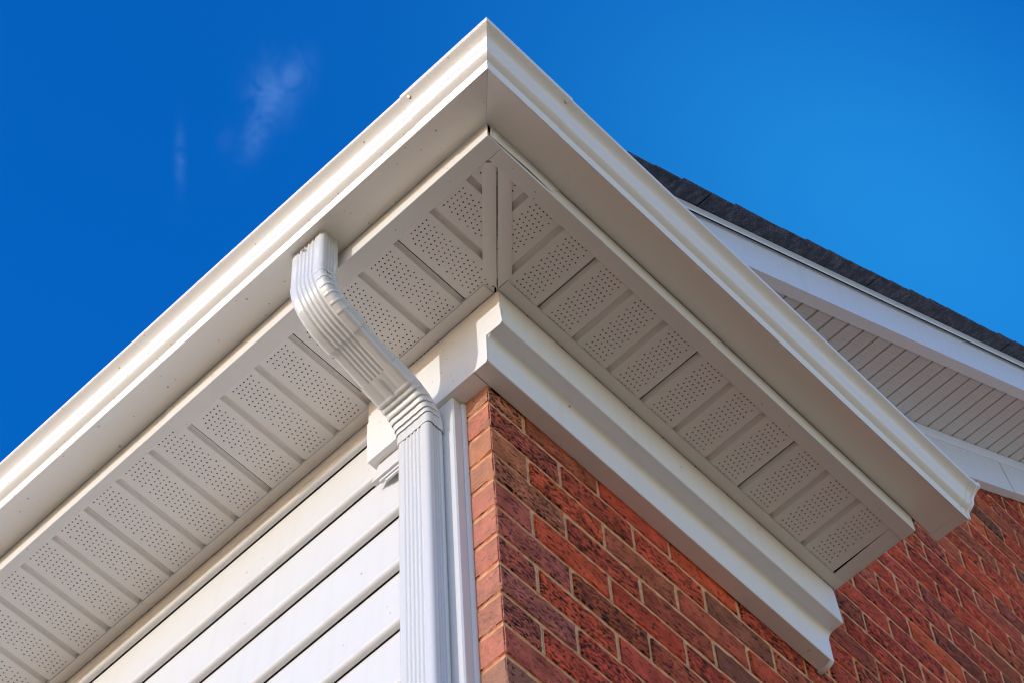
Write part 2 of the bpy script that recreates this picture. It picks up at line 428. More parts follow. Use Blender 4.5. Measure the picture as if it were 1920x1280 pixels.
def brick_mesh(name, L, D, seed, corner=False, nx=14, nz=5):
    """brick with its outer face at y = 0, x from 0 to L, z from 0 to H; rough, chipped face"""
    H = COURSE - JT; rng = random.Random(seed)
    bm = bmesh.new()
    xs = [0, .0028] + [.0028 + (L - .0056) * i / nx for i in range(1, nx)] + [L - .0028, L]
    zs = [0, .0028] + [.0028 + (H - .0056) * i / nz for i in range(1, nz)] + [H - .0028, H]
    ny = 6 if corner else 2
    ys = [0, .0028] + [.0028 + (D - .0028) * i / ny for i in range(1, ny + 1)]
    cache = {}
    def V(i, j, k):
        key = (i, j, k)
        if key in cache: return cache[key]
        x, y, z = xs[i], ys[j], zs[k]
        p = Vector((x, y, z))
        q = p * 46 + Vector((seed * 3.7, 0, 0))
        ed = (i in (0, len(xs) - 1)) + (j == 0) + (k in (0, len(zs) - 1))
        rnd = .0013 if ed >= 2 else 0
        # pull hard edges in, unevenly: arrises of old clay are never sharp
        if ed >= 2:
            amt = .0010 + .0036 * max(0, noise.noise(q * .9) + .20) + .0016 * max(0, noise.noise(q * 2.6))
            if i == 0: p.x += amt
            if i == len(xs) - 1: p.x -= amt
            if j == 0: p.y += amt
            if k == 0: p.z += amt
            if k == len(zs) - 1: p.z -= amt
        if j == 0: p.y += .0022 * noise.noise(q) + .0014 * noise.noise(q * 2.7)
        if i == 0 and corner: p.x += .0014 * noise.noise(q + Vector((5, 5, 5)))
        if k in (0, len(zs) - 1): p.z += .0018 * noise.noise(q * 1.1 + Vector((1, 9, 2)))
        v = bm.verts.new(p); cache[key] = v; return v
    I, J, K = len(xs) - 1, len(ys) - 1, len(zs) - 1
    for i in range(I):
        for k in range(K):
            bm.faces.new((V(i, 0, k), V(i + 1, 0, k), V(i + 1, 0, k + 1), V(i, 0, k + 1)))
    for j in range(J):
        for k in range(K):
            bm.faces.new((V(0, j, k), V(0, j, k + 1), V(0, j + 1, k + 1), V(0, j + 1, k)))
            bm.faces.new((V(I, j, k), V(I, j + 1, k), V(I, j + 1, k + 1), V(I, j, k + 1)))
    for i in range(I):
        for j in range(J):
            bm.faces.new((V(i, j, 0), V(i, j + 1, 0), V(i + 1, j + 1, 0), V(i + 1, j, 0)))
            bm.faces.new((V(i, j, K), V(i + 1, j, K), V(i + 1, j + 1, K), V(i, j + 1, K)))
    bmesh.ops.recalc_face_normals(bm, faces=bm.faces)
    me = bpy.data.meshes.new(name); bm.to_mesh(me); bm.free()
    me.shade_smooth(); me.set_sharp_from_angle(angle=R(38))
    me.materials.append(M['brick'])
    if corner:
        me.materials.append(M['brick_end_sunlit'])
        for p in me.polygons:
            if p.normal.x < -.6: p.material_index = 1
    return me
stretchers = [brick_mesh('brick_face_%d' % i, PITCH - JT, .045, i + 1, nx=13, nz=4) for i in range(8)]
c_head = [brick_mesh('corner_brick_short_%d' % i, .103, .10, 20 + i, True, 7, 4) for i in range(4)]
c_str = [brick_mesh('corner_brick_long_%d' % i, .2055, .10, 30 + i, True, 12, 4) for i in range(4)]

def project(p):
    q = Vector(p) - CAM; w = q.dot(fwd)
    return 960 + FPX * q.dot(right) / w, 640 - FPX * q.dot(up) / w, w
EAVE = [(917, 60), (1800, 906), (1800, 965), (1755, 995), (1700, 1000), (1570, 1095), (1570, 1160), (1540, 1190), (1480, 1165), (913, 640), (860, 700), (0, 1500), (0, 860)]
def behind_eave(u, v):
    """does the eave stand in front of this brick? (only decides which bricks get a mesh of their own)"""
    c = False
    for (x0, y0), (x1, y1) in zip(EAVE, EAVE[1:] + EAVE[:1]):
        if (y0 > v) != (y1 > v) and u < (x1 - x0) * (v - y0) / (y1 - y0) + x0: c = not c
    return c
def roof_z(x): return .25 + RM * x
cands = []
k0, k1 = -64, 52
for k in range(k0, k1):
    z0 = ZJ0 + COURSE * k + JT / 2
    if z0 < GZ - .2: continue
    long_first = (k % 2 != 0)
    joint0 = .2105 if long_first else .108
    n = 0
    x = 0
    while True:
        xa = 0 if n == 0 else joint0 + (n - 1) * PITCH + JT / 2
        if xa > RIGHT_WALL: break
        L = (joint0 - JT / 2) if n == 0 else PITCH - JT
        if roof_z(xa + L) > z0:
            u, v, w = project((xa + L / 2, 0, z0 + .04))
            vis = -30 < u < 1990 and -40 < v < 1320
            hidden = all(behind_eave(*project((q, 0, z0 + .004))[:2]) for q in (xa, xa + L / 2, xa + L))
            cands.append((w, xa, z0, n, long_first, vis and not hidden, hidden))
        n += 1
vis = sorted([c for c in cands if c[5]])
rest = [c for c in cands if not c[5]]
print('bricks visible', len(vis), 'rest', len(rest))
if len(vis) > 296:
    rest += vis[296:]; vis = vis[:296]
rng = random.Random(11)
def brick_data(n, lf):
    if n == 0: return rng.choice(c_str if lf else c_head)
    return rng.choice(stretchers)
for (w, xa, z0, n, lf, _, _) in vis:
    o = bpy.data.objects.new('brick', brick_data(n, lf))
    jx = rng.uniform(-.0012, .0012) if n else 0
    o.location = (xa + jx, rng.uniform(-.0012, .0012), z0 + rng.uniform(-.0009, .0009))
    c = pick(rng)
    if n == 0: c = tuple(min(.62, q * 1.12 + .03) for q in c[:3]) + (1,)
    o.color = c
    link(o, wall)
# the bricks past the frame and past the limit: real boxes joined into one mesh
for nm, part in (('brickwork', rest),):
    mb = MB(); tones = []
    for (w, xa, z0, n, lf, _, hid) in part:
        if hid and xa < .95 and z0 > -.2 : continue
        L = ((.2105 if lf else .108) - JT / 2) if n == 0 else PITCH - JT
        mb.box(xa, .0 + rng.uniform(-.001, .001), z0, xa + L, .045 if n else .1, z0 + COURSE - JT)
        tones += [pick(rng)] * 8
    o = mb.build(nm, M['brick_batch'], wall); o['kind'] = 'stuff'
    ca = o.data.color_attributes.new('tone', 'FLOAT_COLOR', 'POINT')
    ca.data.foreach_set('color', [q for t_ in tones for q in t_])
# mortar: recessed bed with tooled, slightly bulging joints
mb = MB()
top = lambda x: roof_z(x) + .02
mb.prism([(.0075, .0085, GZ), (RIGHT_WALL, .0085, GZ), (RIGHT_WALL, .0085, top(RIGHT_WALL)), (.0075, .0085, top(0))], (0, .085, 0))
mb.build('mortar_backing', M['mortar'], wall)
mb = MB()
def joint_strip(p0, p1, across, seed):
    """tooled joint: two lips and a shallow line, uneven along its length"""
    p0, p1 = Vector(p0), Vector(p1); d = p1 - p0; n = max(1, int(d.length / (.011 if p0.x < 3.1 and p0.z < 2.9 else .5)))
    ac = Vector(across); rows = []
    h = JT / 2
    outd = Vector((0, -1, 0)) if abs(d.x) > 1e-6 or abs(d.z) > 1e-6 else Vector((-1, 0, 0))
    if len(across) == 3 and abs(ac.y) > .5: outd = Vector((-1, 0, 0))
    if abs(d.y) > 1e-6: outd = Vector((-1, 0, 0))
    for i in range(n + 1):
        c = p0 + d * (i / n)
        e1 = .0016 * noise.noise(c * 60 + Vector((seed, 0, 0))); e2 = .0016 * noise.noise(c * 60 + Vector((0, seed, 5)))
        b = .0010 * noise.noise(c * 35 + Vector((seed, 3, 5)))
        rows.append([c + ac * (-h - .0015 + e1) - outd * .0045,
                     c + ac * (-h * .55 + e1 * .5) - outd * (.0016 + b),
                     c + ac * (-h * .12) - outd * (.0018 + b),
                     c + ac * (h * .06) - outd * (.0085),
                     c + ac * (h * .34) - outd * (.0022 + b),
                     c + ac * (h * .55 + e2 * .5) - outd * (.0016 + b),
                     c + ac * (h + .0015 + e2) - outd * .0045])
    vs = [p for r in rows for p in r]; m_ = 7
    mb.add(vs, [(i * m_ + j, i * m_ + j + 1, (i + 1) * m_ + j + 1, (i + 1) * m_ + j) for i in range(n) for j in range(m_ - 1)])
for k in range(k0, k1):
    z = ZJ0 + COURSE * k
    if z < -1.75: continue
    xs_ = max(0.003, (z - .27) / RM)
    if z < Z2 + .05 or True:
        a = xs_ if z > Z2 else .003
        if a < 3.1:
            joint_strip((a, 0, z), (3.1, 0, z), (0, 0, 1), k * 1.3); a = 3.1
        if a < RIGHT_WALL: joint_strip((a, 0, z), (RIGHT_WALL, 0, z), (0, 0, 1), k * 1.3)
    if z < Z2: joint_strip((0, .003, z), (0, .098, z), (0, 0, 1), k * 2.1)
    lf = (k % 2 != 0); j0 = .2105 if lf else .108
    x = j0
    while x < RIGHT_WALL:
        if z < roof_z(x):
            joint_strip((x, .0004, z + JT / 2), (x, .0004, z + COURSE - JT / 2), (1, 0, 0), x * 7 + k)
        x += PITCH
mj = mb.build('mortar_joint', M['mortar'], wall, smooth=50)

# ------------------------------------------------------------------ siding wall
sw = thing('siding_wall', (0, 1.6, GZ), 'white horizontal vinyl siding wall left of the downspout', 'wall')
laps = [-.066, -.250, -.437, -.6285, -.8195]
while laps[-1] > GZ + .2: laps.append(laps[-1] - .191)
prev = .02
for i, zb_ in enumerate(laps):
    zt_ = prev - .002
    pr = [(.0075, zt_), (-.0040 if i else -.0095, zb_ + .036 + (0 if i else .006)), (-.0045, zb_ + .0326), (.0080, zb_ + .0326), (.0080, zb_ + .0298), (-.0060, zb_ + .0290)]
    if i == 0: pr = [(-.006, zt_), (-.0075, zb_ + .0312), (.0060, zb_ + .0308), (.0060, zb_ + .0294), (-.0080, zb_ + .0286)]
    pr += [(-.0115, zb_ + .020)]
    for a in range(0, 7):
        t = R(a * 90 / 6)
        pr.append((-.0010 - .0115 * math.cos(t), zb_ + .0115 - .0115 * math.sin(t)))
    pr += [(.0035, zb_)]
    outl = pr + [(.0040, zb_ + .0040), (.018, zb_ + .025), (.018, zt_)]
    y0 = .130 if i > 1 else (.305 if i == 0 else .130)
    run('L', outl, y0, LEFT_END, 1).build('siding_plank', M['siding'], sw, smooth=25)
    prev = zb_ + .0015
mb = MB(); mb.box(.019, .101, GZ, .06, LEFT_END, .1); mb.build('sheathing', M['timber'], sw)
# corner trim post beside the brick return
TY0, TX = .0700, -.0320
outl = [(.002, TY0), (TX + .003, TY0), (TX, TY0 + .003), (TX, .118), (TX + .002, .120), (TX + .010, .120), (TX + .012, .129), (.002, .134)]
mb = MB(); mb.prism([(x, y, GZ) for x, y in outl], (0, 0, Z2 - GZ - .0012)); mb.build('corner_trim', M['siding'], sw, smooth=25)
mb = MB(); mb.prism([(.0005, TY0 - .0065, GZ), (-.006, TY0 - .0055, GZ), (-.0085, TY0 - .0015, GZ), (-.0085, TY0 - .0004, GZ), (.0005, TY0 - .0004, GZ)], (0, 0, Z2 - GZ - .004))
mb.build('caulk_bead', M['siding'], sw, smooth=60)
# utility trim under the cornice return
mb = MB()
mb.prism([(-.010, .297, Z2 - .0012), (-.010, .318, Z2 - .048), (-.010, .131, Z2 - .048), (-.010, .131, Z2 - .0012)], (-.013, 0, 0))
mb.build('utility_trim', M['siding'], sw, bevel=.0012)
mb = MB(); mb.box(-.0175, .131, Z2 - .0565, -.0095, .300, Z2 - .0492)
mb.box(-.0145, .131, Z2 - .0660, -.0095, .285, Z2 - .0580); mb.build('trim_channel', M['siding'], sw, bevel=.001)

# ------------------------------------------------------------------ cornice along the top of the brick wall
cor = thing('cornice', (.5, 0, Z2), 'white two-step frieze box capping the brick wall and turning the corner', 'cornice')
def fr(o0, z0): return (-o0, z0)
prof = [fr(.0834, -.0012), fr(.0860, -.030), fr(W1, Z1 + .002), fr(W1 - .002, Z1), fr(.068, Z1 + .0004)]
for a in range(0, 7):
    t = R(a * 15)
    prof.append(fr(.060 - .0175 * math.sin(t), Z1 - .020 + .0204 * math.cos(t)))
prof += [fr(W2 + .0005, Z1 - .035), fr(W2, Z2 + .0015), fr(W2 - .0015, Z2)]
run('R', prof + [fr(.0015, Z2), fr(.0015, -.0012)], -.0405, 1.0638, 10, .0012).build('frieze_moulding', M['cornice'], cor, smooth=28)
# flat return on the siding side
pl = [(-.0834, -.0013), (-W1 - .0006, Z1 - .0002), (-W1 + .008, Z1 - .0026), (-W2 - .004, Z1 - .001), (-W2 - .0012, Z1 - .008), (-W2 - .0006, Z2 - .0010),
      (.311, Z2 - .0010), (.312, -.088), (.3035, -.082), (.3000, -.060), (.298, -.0013)]
mb = MB(); mb.prism([(-WX, y, z) for y, z in pl], (.0018, 0, 0)); mb.build('return_face', M['cornice'], cor, bevel=.0006)
mb = MB(); mb.box(-.0408, -.0003 + .0008, Z2, .0095, .3095, -.0015); mb.build('return_box', M['cornice'], cor)
# folded tabs of the cap metal at the corner
mb = MB(); mb.prism([(-.0446, -.0838, -.050), (-.0446, -W1 - .0012, Z1 - .001), (-.0446, -W1 + .003, Z1 - .001), (-.0446, -.0795, -.050)], (.0015, 0, 0)); mb.build('corner_tab', M['cornice'], cor, bevel=.0004)
mb = MB(); mb.prism([(-.0450, -W2 - .0016, Z1 + .001), (-.0460, -W2 - .0010, Z2 - .0013), (-.0450, -W2 + .0035, Z2 - .0013), (-.0450, -W2 + .0030, Z1 - .010)], (.0018, 0, 0)); mb.build('corner_tab', M['cornice'], cor, bevel=.0004)
# bent flashing at the far end
mb = MB()
cv = [(0, 0), (.006, -.004), (.014, -.0055), (.024, -.005), (.034, -.001), (.041, .004)]
op = offset_poly([(-a, z) for a, z in cv], .0022)
mb.prism([(1.052, y + .004 - .002, z + Z2 - .003) for y, z in op], (.012, 0, 0)); mb.build('end_flashing', M['cornice'], cor, smooth=40)
# nail heads
def disc(mb, c, nrm, r, h=.0012, n=10):
    nrm = Vector(nrm).normalized(); a = nrm.orthogonal().normalized(); b = nrm.cross(a); c = Vector(c)
    ring = [c + (a * math.cos(2 * math.pi * i / n) + b * math.sin(2 * math.pi * i / n)) * r for i in range(n)]
    mb.prism(ring, nrm * h)
for p, nn in (((-WX, -.0690, -.118), (-1, 0, 0)), ((-WX, -.0180, -.190), (-1, 0, 0)), ((.150, -.022, Z2), (0, 0, -1)), ((.640, -.022, Z2), (0, 0, -1))):
    mb = MB(); disc(mb, p, nn, .0019, .0007); mb.build('nail_head', M['cornice'], cor)

# ------------------------------------------------------------------ soffits
HP, RP, CW = .0112, .0118, .0016
def panel_mesh(name, width, length, seed, groove=.0088, depth=.0135, hole_from=.012, shift=0.0, slit=False, holes=True, nh=6, flat=.002, end=False, hr=.0019, mat=None):
    """perforated soffit panel. local: u (x) runs across the overhang 0..length, v (y) across the panel -w/2..w/2,
    the finished face is z = 0 looking down; half a V groove on either side"""
    bm = bmesh.new()
    w2 = width / 2; fl = w2 - groove; hb = nh * HP / 2; hrng = random.Random(seed * 13)
    def quad(a, b, c, d): bm.faces.new([bm.verts.new(p) for p in (a, b, c, d)])
    if holes:
        r = hr
        u = 0.0; k = 0
        quad((0, hb, 0), (length, hb, 0), (length, fl, 0), (0, fl, 0))
        quad((0, -fl, 0), (length, -fl, 0), (length, -hb, 0), (0, -hb, 0))
        u = hole_from
        quad((0, -hb, 0), (u, -hb, 0), (u, hb, 0), (0, hb, 0))
        while u + RP < length:
            odd = k % 2
            n = nh - odd
            v0 = -hb + (HP / 2 if odd else 0)
            if odd:
                quad((u, -hb, 0), (u + RP, -hb, 0), (u + RP, v0, 0), (u, v0, 0))
                quad((u, hb - HP / 2, 0), (u + RP, hb - HP / 2, 0), (u + RP, hb, 0), (u, hb, 0))
            for i in range(n):
                blocked = hrng.random() < .012
                cu, cv = u + RP / 2, v0 + HP * (i + .5)
                outer = [(cu + a * RP / 2, cv + b * HP / 2) for a, b in ((1, 0), (1, 1), (0, 1), (-1, 1), (-1, 0), (-1, -1), (0, -1), (1, -1))]
                rr_ = r * (.25 if blocked else hrng.uniform(.9, 1.06)); inner = [(cu + rr_ * math.cos(R(45 * q)), cv + rr_ * math.sin(R(45 * q))) for q in range(8)]
                ov = [bm.verts.new((a, b, 0)) for a, b in outer]; iv = [bm.verts.new((a, b, 0)) for a, b in inner]
                for q in range(8):
                    p = (q + 1) % 8
                    bm.faces.new((ov[q], ov[p], iv[p], iv[q]))
            u += RP; k += 1
        quad((u, -hb, 0), (length, -hb, 0), (length, hb, 0), (u, hb, 0))
    else:
        quad((0, -fl, 0), (length, -fl, 0), (length, fl, 0), (0, fl, 0))
    for s in (-1, 1):
        if end and s == -1:
            quad((0, -fl, 0), (length, -fl, 0), (length, -w2, 0), (0, -w2, 0)); continue
        pts = [(s * fl, 0), (s * (fl + .0008), .0008), (s * (fl + .0035), depth * .72), (s * (w2 - flat), depth - .0005), (s * (w2 - flat * .5), depth), (s * w2, depth)]
        if slit and s == 1:
            pts = [(s * fl, 0), (s * (fl + .001), .0006), (s * (w2 - flat), depth - .0005), (s * (w2 - .0030), depth - .0005), (s * (w2 - .0030), depth + .012)]
        for (a, b), (c, d) in zip(pts, pts[1:]):
            quad((0, a, b), (length, a, b), (length, c, d), (0, c, d))
    bmesh.ops.remove_doubles(bm, verts=bm.verts, dist=1e-6)
    bm.normal_update()
    for f in bm.faces: 
        pass
    me = bpy.data.meshes.new(name); bm.to_mesh(me); bm.free()
    me.materials.append(mat or M['soffit'])
    return me

def clip_mesh(me, mat, co, no, name):
    """cut away what lies on the positive side of a world plane; mat is the object's matrix"""
    bm = bmesh.new(); bm.from_mesh(me); bm.transform(mat)
    bmesh.ops.bisect_plane(bm, geom=list(bm.verts) + list(bm.edges) + list(bm.faces), plane_co=co, plane_no=no, clear_outer=True)
    bm.transform(mat.inverted())
    m2 = bpy.data.meshes.new(name); bm.to_mesh(m2); bm.free(); m2.materials.append(me.materials[0])
    return m2

PZ = .0035
sofl = thing('eave_soffit', (-.16, 1.5, 0), 'perforated white soffit under the left eave above the siding', 'soffit', 'perforated soffits under the gutters')
sofr = thing('eave_soffit', (.5, -.2, 0), 'perforated tan-shaded soffit under the right eave above the brick wall', 'soffit', 'perforated soffits under the gutters')
PL = .1065
dg = Vector((1, -1, 0)).normalized()
meshes_l = [panel_mesh('soffit_panel_long', PL, .31, 1 + 10 * q, hole_from=.0118 + .0006 * q) for q in range(4)]
mesh_ls = panel_mesh('soffit_panel_long_seam', PL, .31, 2, hole_from=.0125, slit=True)
for k in range(-3, 50):
    yc = 1.054 + PL * (k - 9) - PL / 2 + 0
    if yc > LEFT_END - .05: continue
    slit = (round((yc + PL / 2 - .947) / PL) % 3 == 0)
    mat = Matrix.Translation((-.3095, yc, PZ))
    me = mesh_ls if slit else meshes_l[(k * 7) % 4]
    if yc < .20:
        me = clip_mesh(me, mat, Vector((-.16, -.193, 0)) - dg * .0020, dg, 'soffit_panel_cut')
        if not me.polygons: continue
    o = bpy.data.objects.new('soffit_panel', me); o.matrix_world = mat; link(o, sofl)
PRT = .1087
rot = Matrix.Rotation(R(90), 4, 'Z')
mesh_r = panel_mesh('soffit_panel_short', PRT, .2300, 3, hole_from=.0112)
mesh_rs = panel_mesh('soffit_panel_short_seam', PRT, .2300, 4, hole_from=.0112, slit=True)
for k in range(-4, 9):
    xc = .0545 + PRT * k + PRT / 2
    slit = (k % 3 == 0)
    mat = Matrix.Translation((xc, -.3080, PZ)) @ rot
    me = mesh_rs if slit else mesh_r
    if k == 8:
        me = panel_mesh('soffit_panel_last', PRT, .2300, 6, hole_from=.0112, end=True)
    if xc < .10:
        me = clip_mesh(me, mat, Vector((-.16, -.193, 0)) + dg * .0020, -dg, 'soffit_panel_cut')
        if not me.polygons: continue
    o = bpy.data.objects.new('soffit_panel', me); o.matrix_world = mat; link(o, sofr)
# black sheets added above the panels so the holes stay dark
mb = MB(); mb.box(-.3090, .0, .0200, -.0100, LEFT_END, .0205); mb.box(-.3090, -.3090, .0200, .0, -.0002, .0205); mb.build('added_dark_liner', M['added_liner'], sofl)
mb = MB(); mb.box(.0003, -.3090, .0200, 1.0700, -.0100, .0205); mb.build('added_dark_liner', M['added_liner'], sofr)
# fascia trims (L-shaped): vertical leg on the fascia, bottom leg lapping the panels
def ltrim(inner, top=ZB - .0022):
    return [(-S, top), (-S - .0004, .003), (-S - .0004, -.0028), (-S + .0008, -.0040), (-inner - .0006, -.0042), (-inner + .0002, -.0034), (-inner - .0002, -.0010), (-inner - .0012, .0022), (-S + .003, .0022), (-S + .0022, top)]
run('L', ltrim(.2797), -S - .0004, .6560, 3, .0008).build('fascia_trim', M['trim'], sofl, smooth=30)
run('L', [(a + .0012 * (a < -.31), z + .0022) for a, z in ltrim(.2950)], .6300, LEFT_END, 8, .001).build('fascia_trim', M['trim'], sofl, smooth=30)
run('L', [(-S + .0060, .0040), (-S + .0060, ZB + .004), (-S + .0075, ZB + .004), (-S + .0075, .0040)], -S + .0060, LEFT_END).build('fascia_cover', M['trim'], sofl)
run('R', [(-S + .0060, .0040), (-S + .0060, ZB - .020), (-S + .0075, ZB - .020), (-S + .0075, .0040)], -S + .0080, 1.0715).build('fascia_cover', M['trim'], sofr)
run('R', [(a, z) for a, z in ltrim(.2846, ZB - .0052)], -.2790, 1.0747, 6, .0012).build('fascia_trim', M['trim'], sofr, smooth=30)
# a lifted corner lap of the right-hand trim, with the dark gap behind it
mb = MB()
mb.add([(-S + .006, -S - .0018, .0012), (-.20, -S - .0036, .004), (-.13, -S - .0014, .006), (-.10, -S - .0010, ZB - .004), (-.20, -S - .0022, ZB - .004), (-S + .010, -S - .0024, ZB - .004)],
       [(0, 1, 4, 5), (1, 2, 3, 4)])
mb.build('corner_lap', M['trim'], sofr, smooth=60)
mb = MB(); mb.prism([(-S + .020, -S + .002, -.0012), (-S + .0355, -S + .016, -.0012), (-S + .0405, -S + .010, -.0012), (-S + .0415, -S + .0006, -.0012)], (0, 0, .0012))
# wall channels, rounded face
def chan(o_out, o_in, drop=.0022):
    w = o_out - o_in
    pts = [(-o_out, .010), (-o_out, .0015)]
    for a in range(0, 8):
        f = a / 7
        pts.append((-o_out + w * f, .0008 - drop * math.sin(math.pi * (.12 + .80 * f))))
    pts += [(-o_in, .003), (-o_in, .012), (-o_in - .002, .012), (-o_out + .002, .012)]
    return pts
run('L', chan(.0724, .0440), -.0700, .3010, 2, .0006).build('wall_channel', M['soffit'], sofl, smooth=35)
run('L', chan(.0342, .0090), .3015, LEFT_END, 8, .0010).build('wall_channel', M['soffit'], sofl, smooth=35)
run('R', chan(.1122, .0845), -.0440, 1.0719, 8, .0010).build('wall_channel', M['soffit'], sofr, smooth=35)
# right-hand end board and closing side
mb = MB(); mb.prism([(1.0372, -.1100, .0002), (1.0719, -.1100, .0002), (1.0719, -.2990, .0002), (1.0318, -.2990, .0002)], (0, 0, .0020)); mb.build('end_board', M['trim'], sofr)
mb = MB(); mb.box(1.0725, -S + .004, .0005, 1.0745, -.004, .20); mb.build('end_closure', M['trim'], sofr)
# mitre strips
P0, P1 = Vector((-.2620, -.2918)), Vector((-.0465, -.0850))
dd = (P1 - P0).normalized(); nn = Vector((-dd.y, dd.x))
def strip(side):
    gap = .0014; w = .0295
    prof = []
    for a in range(0, 9):
        f = a / 8
        prof.append((gap + w * f, +.0008 - .0034 * math.sin(math.pi * min(1, .10 + .84 * f)) ** .6))
    prof += [(gap + w, .0045), (gap, .0045)]
    mb = MB(); vs = []
    for e in (0, 1):
        for (q, z) in prof:
            base = P1 if e else P0
            cut = -q * .95 if e else (0 if side > 0 else q * 1.35)
            p = base + dd * cut + nn * side * q
            vs.append((p.x, p.y, z))
    n = len(prof)
    mb.add(vs, [tuple(range(n))[::-1], tuple(range(n, 2 * n))] + [(i, (i + 1) % n, n + (i + 1) % n, n + i) for i in range(n)])
    return mb
strip(1).build('mitre_strip', M['soffit'], sofl, smooth=32)
strip(-1).build('mitre_strip', M['soffit'], sofr, smooth=32)

# ------------------------------------------------------------------ gutter
gut = thing('gutter', (-S, -S, ZB), 'white K-style metal gutter turning the corner along both eaves', 'gutter')
def kprof(e=0.0):
    """open polyline from the back top, along the bottom, up the ogee front to the returned bead"""
    f = [(0, -.0120), (0, .0150), (.0022, .0185), (.0075, .0218), (.0135, .0262), (.0180, .0320), (.0205, .0385), (.0220, .0455), (.0240, .0520), (.0280, .0585),
         (.0335, .0645), (.0395, .0692), (.0450, .0722), (.0478, .0742), (.0486, .0765), (.0486, .0854)]
    pts = [(-S + .0012, ZT - .004), (-S + .0012, ZB + .0012), (-S - .0004, ZB)]
    pts += [(-G2 + .0300, ZB - .0020), (-G2 + .0035, ZB - .0080)]
    pts += [(-G2 - a, ZB + z) for a, z in f]
    pts += [(-G1 + .004, ZT + .0006), (-G1 + .012, ZT - .0012), (-G1 + .013, ZT - .006)]
    if e:
        c = offset_poly(pts, e); return c[len(pts):][::-1]
    return pts
base = offset_poly(kprof(), -.0013)
if True:
    # make sure the thickness goes to the inside
    pass
run('L', base, -.2150, LEFT_END, 20, .0011).build('gutter_run', M['gutter_spotted'], gut, smooth=24)
run('R', base, -.2070, 1.1580, 10, .0010).build('gutter_run', M['gutter'], gut, smooth=24)
# mitre pieces lap over the runs
def scale_prof(pr, e):
    n = len(kprof())
    o = kprof(); q = offset_poly(o, e)[n:][::-1]
    return offset_poly([tuple(p) for p in q], -.0011)
lapp = scale_prof(base, .0020)
run('L', lapp, lambda a: a, -.2090, 3).build('mitre_section', M['gutter_spotted'], gut, smooth=24)
run('R', lapp, lambda a: a + .0006, -.2010, 3).build('mitre_section', M['gutter'], gut, smooth=24)
mb = MB()
# end cap: flat plate with a turned lip that follows the front profile
kp = kprof(); plate = [(-S + .001, ZB)] + kp[3:-2] + [(-S + .001, ZT)]
mb.prism([(1.1725, a, z) for a, z in plate], (.0014, 0, 0)); mb.build('end_cap', M['gutter'], gut)
lp = offset_poly(kp[5:21], .0046)
mb = MB(); mb.prism([(1.1685, a, z) for a, z in lp], (.0075, 0, 0)); mb.build('end_cap_lip', M['gutter'], gut, smooth=30)
sl = scale_prof(base, .0012)
run('R', sl, 1.1500, 1.1722).build('end_cap_sleeve', M['gutter'], gut, smooth=24)
# screws
def screw(p, nrm, parent, r=.0052):
    nrm = Vector(nrm).normalized()
    mb = MB(); disc(mb, Vector(p) - nrm * .001, nrm, r * 1.15, .0016, 14); disc(mb, Vector(p) + nrm * .0005, nrm, r * .8, .0026, 6)
    o = mb.build('screw', M['metal'], parent); return o
screw((-.4528, -.2270, .1262), (-1, 0, -.9), gut)
screw((-.2130, -.4528, .1262), (0, -1, -.9), gut)
for q in (-.3500, -.3440):
    mb = MB(); disc(mb, (-.4572, q, .1285), (-1, 0, -1), .0013, .0006); mb.build('screw_hole', M['hole'], gut)

# ------------------------------------------------------------------ eave carpentry
car = thing('eave_framing', (-S + .02, -S + .02, .05), 'dark timber fascia boards behind the gutters', 'fascia')
mb = MB(); mb.box(-S + .0090, -S + .0095, .0040, -S + .028, LEFT_END, .168); mb.build('fascia_board', M['timber'], car)
mb = MB(); mb.box(-S + .0285, -S + .0095, .0040, 1.0722, -S + .028, .150); mb.build('fascia_board', M['timber'], car)

# ------------------------------------------------------------------ downspout
dsp = thing('downspout', (-.056, .142, GZ), 'white ribbed downspout with two elbows dropping down the house corner', 'downspout')
W_, D_ = .090, .048
def section(w, d, rib=.0026, nf=5, ns=3, plain=False):
    """closed outline (b = across, n = depth, + is the front), corrugated"""
    pts = []
    r = .010
    hw, hd = w / 2, d / 2
    def side(ax0, ax1, fix, cnt, sgn, horiz):
        N = 14 * cnt if not plain else 10
        L = ax1 - ax0
        for i in range(N):
            f = i / N
            t = ax0 + L * f
            c = 0
            if not plain:
                m_ = .13
                if m_ < f < 1 - m_:
                    g = (f - m_) / (1 - 2 * m_)
                    c = rib * (.5 - .5 * math.cos(2 * math.pi * cnt * g)) ** 1.4
            v = fix - sgn * c
            pts.append((t, v) if horiz else (v, t))
    def arc(cx, cy, a0):
        for i in range(4):
            t = R(a0 + 90 * i / 4)
            pts.append((cx + r * math.cos(t), cy + r * math.sin(t)))
    # front (n=+hd) from +b to -b
    arc(hw - r, hd - r, 0)
    side(hw - r, -hw + r, hd, nf, 1, True)
    arc(-hw + r, hd - r, 90)
    side(hd - r, -hd + r, -hw, ns, -1, False)
    arc(-hw + r, -hd + r, 180)
    side(-hw + r, hw - r, -hd, nf, -1, True)
    arc(hw - r, -hd + r, 270)
    side(-hd + r, hd - r, hw, ns, 1, False)
    return pts
